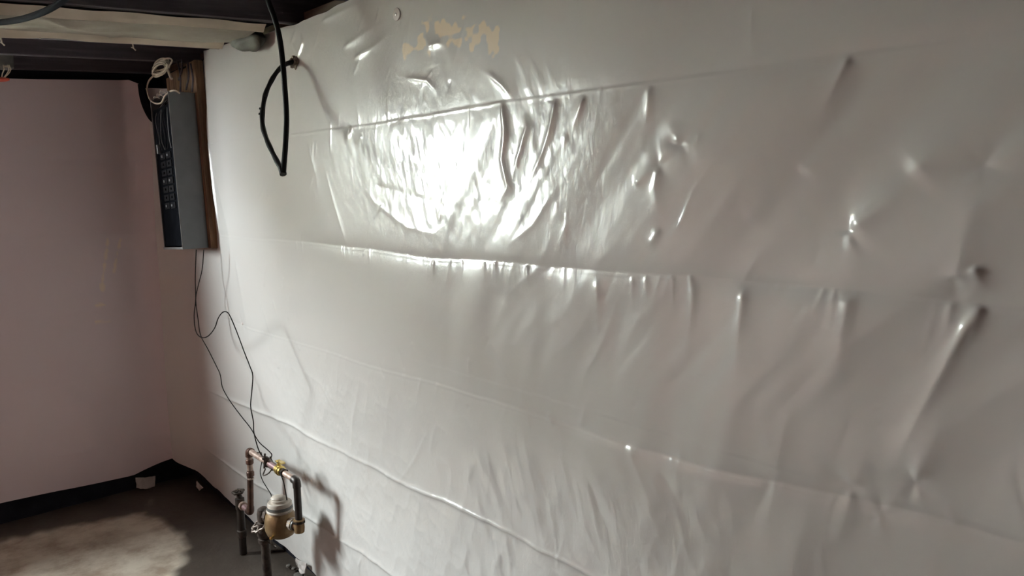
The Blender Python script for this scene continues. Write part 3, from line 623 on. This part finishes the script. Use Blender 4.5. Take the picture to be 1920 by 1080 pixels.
# ground clamp: two jaws, screws
cl0 = lerp(tl, trt, 0.43)
gc = latheo('ground_clamp', cl0 - ax * .006, ax, [(0, R * 1.02), (.001, R * 1.6), (.011, R * 1.6), (.012, R * 1.02)], M['iron'], pw, 8)
for s in (-1, 1):
    q = cl0 + Vector((-0.014 * s, -.004 * s, 0.010 * s))
    tubeo('clamp_screw', [q + Vector((-.004 * s, 0, -.026)), q + Vector((.002 * s, 0, .030))], 0.0038, M['iron'], gc, 8)
    boxo('clamp_ear', (q.x - .009, q.x + .009, q.y - .006, q.y + .006, q.z - .004 + .012 * s, q.z + .004 + .012 * s), M['iron'], gc, .001)
tubeo('clamp_wire', catmull([cl0 + Vector((-.012, .0, -.02)), cl0 + Vector((-.03, -.02, -.035)), cl0 + Vector((-.02, -.05, -.02)), cl0 + Vector((-.005, -.06, 0.005))], 6), 0.0026, M['iron'], gc, 6)
tubeo('wrap_wire', [cl0 + Vector((0, .10, .013)), cl0 + Vector((.004, .07, .020)), cl0 + Vector((-.006, .04, .016)), cl0 + Vector((.002, .01, .02)), cl0 + Vector((-.004, -.05, .018)), cl0 + Vector((.004, -.09, .014))], 0.0024, M['iron'], pw, 6, 6)
# lower left: elbow, stub back to the stop valve, standpipe to the floor
sv = AX(450, 946, PX)
stub_end = Vector((PX + 0.0, sv.y, bl.z + 0.004))
elbow(bl, (0, 0, 1), (0, 1, 0), M['copper_dark'])
tubeo('stub_pipe', [bl, stub_end], R, M['copper_rosy'], pw, 14)
latheo('union', lerp(bl, stub_end, .62), (stub_end - bl), [(0, R), (.002, .018), (.016, .018), (.018, R)], M['copper_pale'], pw, 8)
foot = Vector((stub_end.x, stub_end.y, 0.0))
tubeo('standpipe', [stub_end + Vector((0, 0, -.01)), foot], 0.0155, M['pipe_black'], pw, 14)
latheo('coupling', stub_end + Vector((0, 0, .024)), (0, 0, -1), [(0, .012), (.003, .019), (.045, .019), (.05, .0155)], M['iron'], pw, 10)
latheo('coupling', Vector((foot.x, foot.y, .105)), (0, 0, -1), [(0, .0155), (.004, .020), (.03, .020), (.034, .0155)], M['iron'], pw, 10)
kn = latheo('stop_valve', stub_end + Vector((0, 0, .018)), (0, 0.25, 1), [(0, .011), (.016, .011), (.018, .006), (.026, .006)], M['iron'], pw, 10)
bm = bmesh.new(); kc = stub_end + Vector((0, .010, .046)); ring = []
for i in range(20):
    a = 2 * math.pi * i / 20; rr = .020 + .003 * math.cos(5 * a)
    ring.append(kc + Vector((rr * math.cos(a), rr * math.sin(a), .002 * math.cos(a))))
tube(bm, ring + [ring[0]], .005, 6, False)
box(bm, kc.x - .018, kc.x + .018, kc.y - .004, kc.y + .004, kc.z - .003, kc.z + .003); box(bm, kc.x - .004, kc.x + .004, kc.y - .018, kc.y + .018, kc.z - .003, kc.z + .003)
link_mesh('hand_wheel', bm, M['iron'], kn, True)

# ------------------------------------------------------------------ the water meter
mt = thing('water_meter', 'rounded bronze water meter with pale collar below the pipe loop', 'water meter')
mc = AX(526, 975, -.13)
latheo('meter_body', mc + Vector((0, 0, -.060)), (0, 0, 1), [(0, .022), (.002, .036), (.010, .048), (.030, .0555), (.058, .0565), (.080, .052), (.094, .044), (.100, .041)], M['bronze'], mt, 32)
latheo('collar', mc + Vector((0, 0, .034)), (0, 0, 1), [(0, .038), (.002, .0465), (.008, .0475), (.010, .045), (.022, .0435), (.024, .044)], M['collar'], mt, 32)
latheo('collar_band', mc + Vector((0, 0, .046)), (0, 0, 1), [(0, .042), (.001, .0458), (.011, .0445), (.012, .041)], M['collar_dark'], mt, 32)
latheo('register_cap', mc + Vector((0, 0, .056)), (0, 0, 1), [(0, .043), (.012, .0425), (.015, .040), (.016, .030), (.024, .0295), (.026, .027)], M['collar'], mt, 32)
latheo('lid', mc + Vector((-.002, .004, .080)), (0.08, 0, 1), [(0, .026), (.003, .027), (.008, .024), (.012, .014), (.013, .004)], M['collar'], mt, 24)
tee = Vector((PX, trt.y, br.z)); d = (tee - mc); d.z = 0; dn = d.normalized()
tz_ = tee.z
sp0 = Vector((mc.x, mc.y, tz_)) + dn * .045
latheo('outlet_spud', sp0, dn, [(0, .020), (.012, .019), (.013, .022), (.030, .022), (.031, .016)], M['bronze'], mt, 12)
latheo('outlet_nut', sp0 + dn * .012, dn, [(0, .018), (.002, .0235), (.016, .0235), (.018, .016)], M['collar'], mt, 8)
latheo('outlet_gasket', sp0 + dn * .030, dn, [(0, .016), (.001, .0205), (.007, .0205), (.008, .016)], M['collar_dark'], mt, 16)
latheo('outlet_pipe', sp0 + dn * .036, dn, [(0, .0145), (max(.02, (tee - sp0).length - .036), .0145)], M['copper_pale'], mt, 14)
latheo('outlet_elbow', Vector((tee.x, tee.y, tz_ - .024)), (0, 0, 1), [(0, .010), (.003, .017), (.020, .019), (.036, .018), (.038, .0205), (.050, .0205), (.052, .0135)], M['bronze'], mt, 12)
latheo('outlet_ring', Vector((tee.x, tee.y, tz_ + .014)), (0, 0, 1), [(0, .014), (.001, .0225), (.009, .0225), (.010, .014)], M['pipe_black'], mt, 8)
ib = Vector((mc.x, mc.y, tz_)) - dn * .045
latheo('inlet_spud', ib, -dn, [(0, .020), (.012, .019), (.013, .022), (.030, .022), (.031, .016)], M['bronze'], mt, 12)
latheo('inlet_nut', ib - dn * .014, -dn, [(0, .018), (.002, .026), (.016, .026), (.018, .016)], M['iron'], mt, 8)
latheo('seal_screw', mc + Vector((-.045, -.030, -.040)), (-0.6, -0.6, .15), [(0, .004), (.010, .004), (.012, .006), (.016, .006), (.017, .002)], M['brass'], mt, 10)
tubeo('seal_wire', catmull([mc + Vector((-.055, -.040, -.036)), mc + Vector((-.056, -.042, -.058)), mc + Vector((-.040, -.04, -.078)), mc + Vector((-.03, -.01, -.085)), mc + Vector((-.05, .01, -.07))], 6), .0022, M['iron'], mt, 6)

# gate valve and supply pipe feeding the meter
gv = thing('gate_valve', 'rusty gate valve with scalloped handwheel on the supply pipe under the meter', 'valve')
ip = ib - dn * .052; ip.z = tz_
sx, sy = ip.x, ip.y
latheo('valve_elbow', Vector((sx, sy, tz_ - .03)), (0, 0, 1), [(0, .018), (.004, .023), (.03, .024), (.048, .020), (.054, .010)], M['iron'], gv, 12)
latheo('valve_body', Vector((sx, sy, tz_ - .115)), (0, 0, 1), [(0, .018), (.004, .025), (.018, .025), (.020, .020), (.032, .027), (.054, .027), (.066, .020), (.068, .025), (.082, .025), (.086, .018)], M['iron'], gv, 14)
wd = Vector((-.75, -.55, .22)).normalized(); wc = AX(487, 985, -.17)
latheo('bonnet', Vector((sx, sy, tz_ - .07)), wc - Vector((sx, sy, tz_ - .07)), [(0, .022), (.018, .019), (.019, .014), (.034, .012), (.035, .006), ((wc - Vector((sx, sy, tz_ - .07))).length, .005)], M['iron'], gv, 12)
bm = bmesh.new(); wa = (wc - Vector((sx, sy, tz_ - .07))).normalized(); n1_ = Vector((0, 0, 1)); n1_ = (n1_ - wa * n1_.dot(wa)).normalized(); n2_ = wa.cross(n1_)
ring = []
for i in range(48):
    a = 2 * math.pi * i / 48; rr = .030 + .0028 * math.cos(8 * a); ring.append(wc + n1_ * rr * math.cos(a) + n2_ * rr * math.sin(a))
tube(bm, ring + [ring[0]], .0042, 8, False)
for k in range(4):
    a = math.pi / 4 + k * math.pi / 2; tube(bm, [wc, wc + (n1_ * math.cos(a) + n2_ * math.sin(a)) * .029], .0036, 6)
lathe(bm, wc - wa * .005, wa, [(0, .008), (.010, .008), (.013, .005)], 10)
link_mesh('hand_wheel', bm, M['wheel'], gv, True)
tubeo('supply_pipe', [Vector((sx, sy, tz_ - .11)), Vector((sx, sy, 0.0))], .0165, M['iron'], gv, 14)
latheo('floor_collar', Vector((sx, sy, 0.0)), (0, 0, 1), [(0, .030), (.004, .028), (.010, .020), (.012, .0165)], M['iron'], gv, 14)

# ------------------------------------------------------------------ ceiling bay: paper-faced batt with pale stapled edges
bt_ = thing('insulation_batt', 'grey-tan paper faced insulation batt stapled between dark ceiling joists', 'insulation')
def bay(y, px_, dz): return Vector((px_, y, jz(px_) + dz))
xs = np.linspace(-3.2, -0.07, 120); ys = np.linspace(-1.425, -1.055, 22)
BX, BY = np.meshgrid(xs, ys, indexing='ij')
sag = -0.012 - 0.012 * np.sin((BY + 1.43) / 0.38 * math.pi) + 0.006 * vnoise(BX, BY, 5, 7, 80) + 0.004 * vnoise(BX + BY, BY, 14, 10, 81)
sag += -0.010 * np.exp(-(np.abs((BX + 0.60) - 0.8 * (BY + 1.24)) / 0.02))
bo = grid_mesh('paper_facing', np.stack([BX, BY, JZ0 + JS * BX + sag], -1), np.ones((119, 21), bool), {}, M['paper']); bo.parent = bt_
for (yc, hw, seed) in ((-1.050, 0.013, 82), (-1.425, 0.016, 84)):
    yy = np.linspace(-1, 1, 6); FX, FY = np.meshgrid(xs, yy, indexing='ij')
    wob = 0.010 * vnoise(FX, FX * 0, 6, 1, seed)
    ff = grid_mesh('stapling_flange', np.stack([FX, yc + FY * hw * (1 + 0.35 * vnoise(FX, FX * 0, 9, 1, seed + 1)) + wob, JZ0 + JS * FX - 0.020 + 0.004 * vnoise(FX, FY, 8, 1, seed + 2) - 0.012 * FY], -1),
                   np.ones((119, 5), bool), {}, M['flange']); ff.parent = bt_
for k, (a, b) in enumerate(((69, 63), (117, 61), (187, 66), (219, 68), (244, 69), (249, 87), (2, 77))):
    v = AZ(a, b, jz(-0.5) - 0.025); v = AY(a, b, -1.03 if k < 5 else -0.87)
    bm = bmesh.new(); tube(bm, [v + Vector((0, 0, .012)), v + Vector((.002, 0, -.006)), v + Vector((.008, -.004, -.014))], .0028, 6); tube(bm, [v + Vector((-.006, 0, -.004)), v + Vector((.004, 0, -.006))], .002, 6)
    link_mesh('staple', bm, M['flange'], bt_, True)
# crumpled film stuffed at the end of the bay
bm = bmesh.new(); bmesh.ops.create_icosphere(bm, subdivisions=4, radius=1.0); c0 = AX(463, 76, -.035)
for v in bm.verts:
    n = 1 + 0.13 * math.sin(v.co.x * 5 + 2 * v.co.z) * math.cos(v.co.y * 4) + 0.03 * math.sin(v.co.z * 9 + v.co.y * 7)
    q = v.co.copy(); s = 1 if q.y < 0 else 1 - 0.45 * q.y
    v.co = Vector((q.x * .045, q.y * .115, (q.z * .042 + 0.01 * q.y) * s)) * n + c0
tag(link_mesh('stuffed_film', bm, M['lump'], None, True), 'crumpled grey wad stuffed between the joist end and sheet top', 'plastic scrap')

# thick cable crossing the bay at the upper left
tag(tubeo('thick_cable', [AZ(a, b, c) for a, b, c in ((-60, 44, 1.975), (0, 42, 1.97), (40, 36, 1.965), (75, 25, 1.965), (100, 13, 1.97), (122, -2, 1.98), (140, -20, 2.0))], .0085, M['navy'], None, 12, 6),
    'thick dark cable sagging across the paper bay at upper left', 'cable')
# junction box at the left edge with dangling wires and a red connector
jb = thing('junction_box', 'grey junction box with dangling wires under the dark joists', 'junction box')
q = AY(4, 116, -.30)
boxo('box_body', (q.x - .11, q.x + .040, -.30, -.22, q.z - .022, q.z + .034), M['box_grey'], jb, .006)
for k, (a, b) in enumerate(((6, 3), (14, 5), (17, 6), (-6, -8))):
    tubeo('wire', [AY(a, 122, -.31), AY(a + b * .5, 130, -.325), AY(a + b * .2 - 2, 138, -.325), AY(a * .4 + 1, 146, -.32)], .0022, M['white_wire'], jb, 6, 6)
tubeo('cable_clamp', [AY(8, 124, -.31), AY(19, 125, -.315)], .004, M['white_wire'], jb, 8)
latheo('wire_connector', AY(-3, 149, -.32), (1, 0, .08), [(0, .006), (.004, .010), (.024, .008), (.036, .005), (.038, .002)], M['red'], jb, 10)

# ------------------------------------------------------------------ scraps and rubble along the foot of the walls
def scrap(name, pix, f, label, th=0.004, seed=1):
    bm = bmesh.new(); rr = random.Random(seed)
    vs = [bm.verts.new(f(*p) + Vector((rr.uniform(-.004, .004), rr.uniform(-.004, .004), 0))) for p in pix]
    fc = bm.faces.new(vs); bmesh.ops.triangulate(bm, faces=[fc]); bmesh.ops.subdivide_edges(bm, edges=bm.edges[:], cuts=2, use_grid_fill=True)
    for v in bm.verts: v.co += Vector((rr.uniform(-.002, .002), rr.uniform(-.002, .002), rr.uniform(-.001, .001)))
    bmesh.ops.solidify(bm, geom=bm.faces[:], thickness=th)
    return tag(link_mesh(name, bm, M['scrap'], None), label, 'plastic scrap')
scrap('film_scrap', ((256, 896), (272, 895), (290, 892), (290, 912), (282, 914), (275, 917), (262, 916), (256, 914)), lambda a, b: AY(a, b, -.02), 'squarish white film scrap below the back sheet near the corner')
scrap('film_scrap', ((369, 902), (376, 908), (380, 915), (374, 919), (369, 912)), lambda a, b: AX(a, b, -.02), 'tiny white film scrap at the foot of the right wall corner', seed=2)
scrap('film_scrap', ((556, 1046), (564, 1052), (574, 1056), (575, 1074), (566, 1076), (560, 1066), (556, 1058)), lambda a, b: AX(a, b, -.025), 'torn white film scrap at the foot of the right wall beside the meter', seed=3)
places = ['nearest the supply pipe', 'beside the torn film scrap', 'closest to the camera', 'small and dark by the wall', 'flat and wedged under the sheet']
for k, (a, b, s) in enumerate(((541, 1061, .010), (560, 1079, .018), (590, 1086, .014), (551, 1066, .009), (573, 1084, .012))):
    c0 = AZ(a, b, 0.008); bm = bmesh.new(); bmesh.ops.create_icosphere(bm, subdivisions=2, radius=1.0); rr = random.Random(90 + k)
    for v in bm.verts:
        n = 1 + rr.uniform(-.16, .16); v.co = Vector((v.co.x * s, v.co.y * s * 1.3, v.co.z * s * .6)) * n + c0
    tag(link_mesh('rubble_stone', bm, M['stone'], None), 'small grey rubble stone, ' + places[k], 'stone', 'rubble along the right wall')
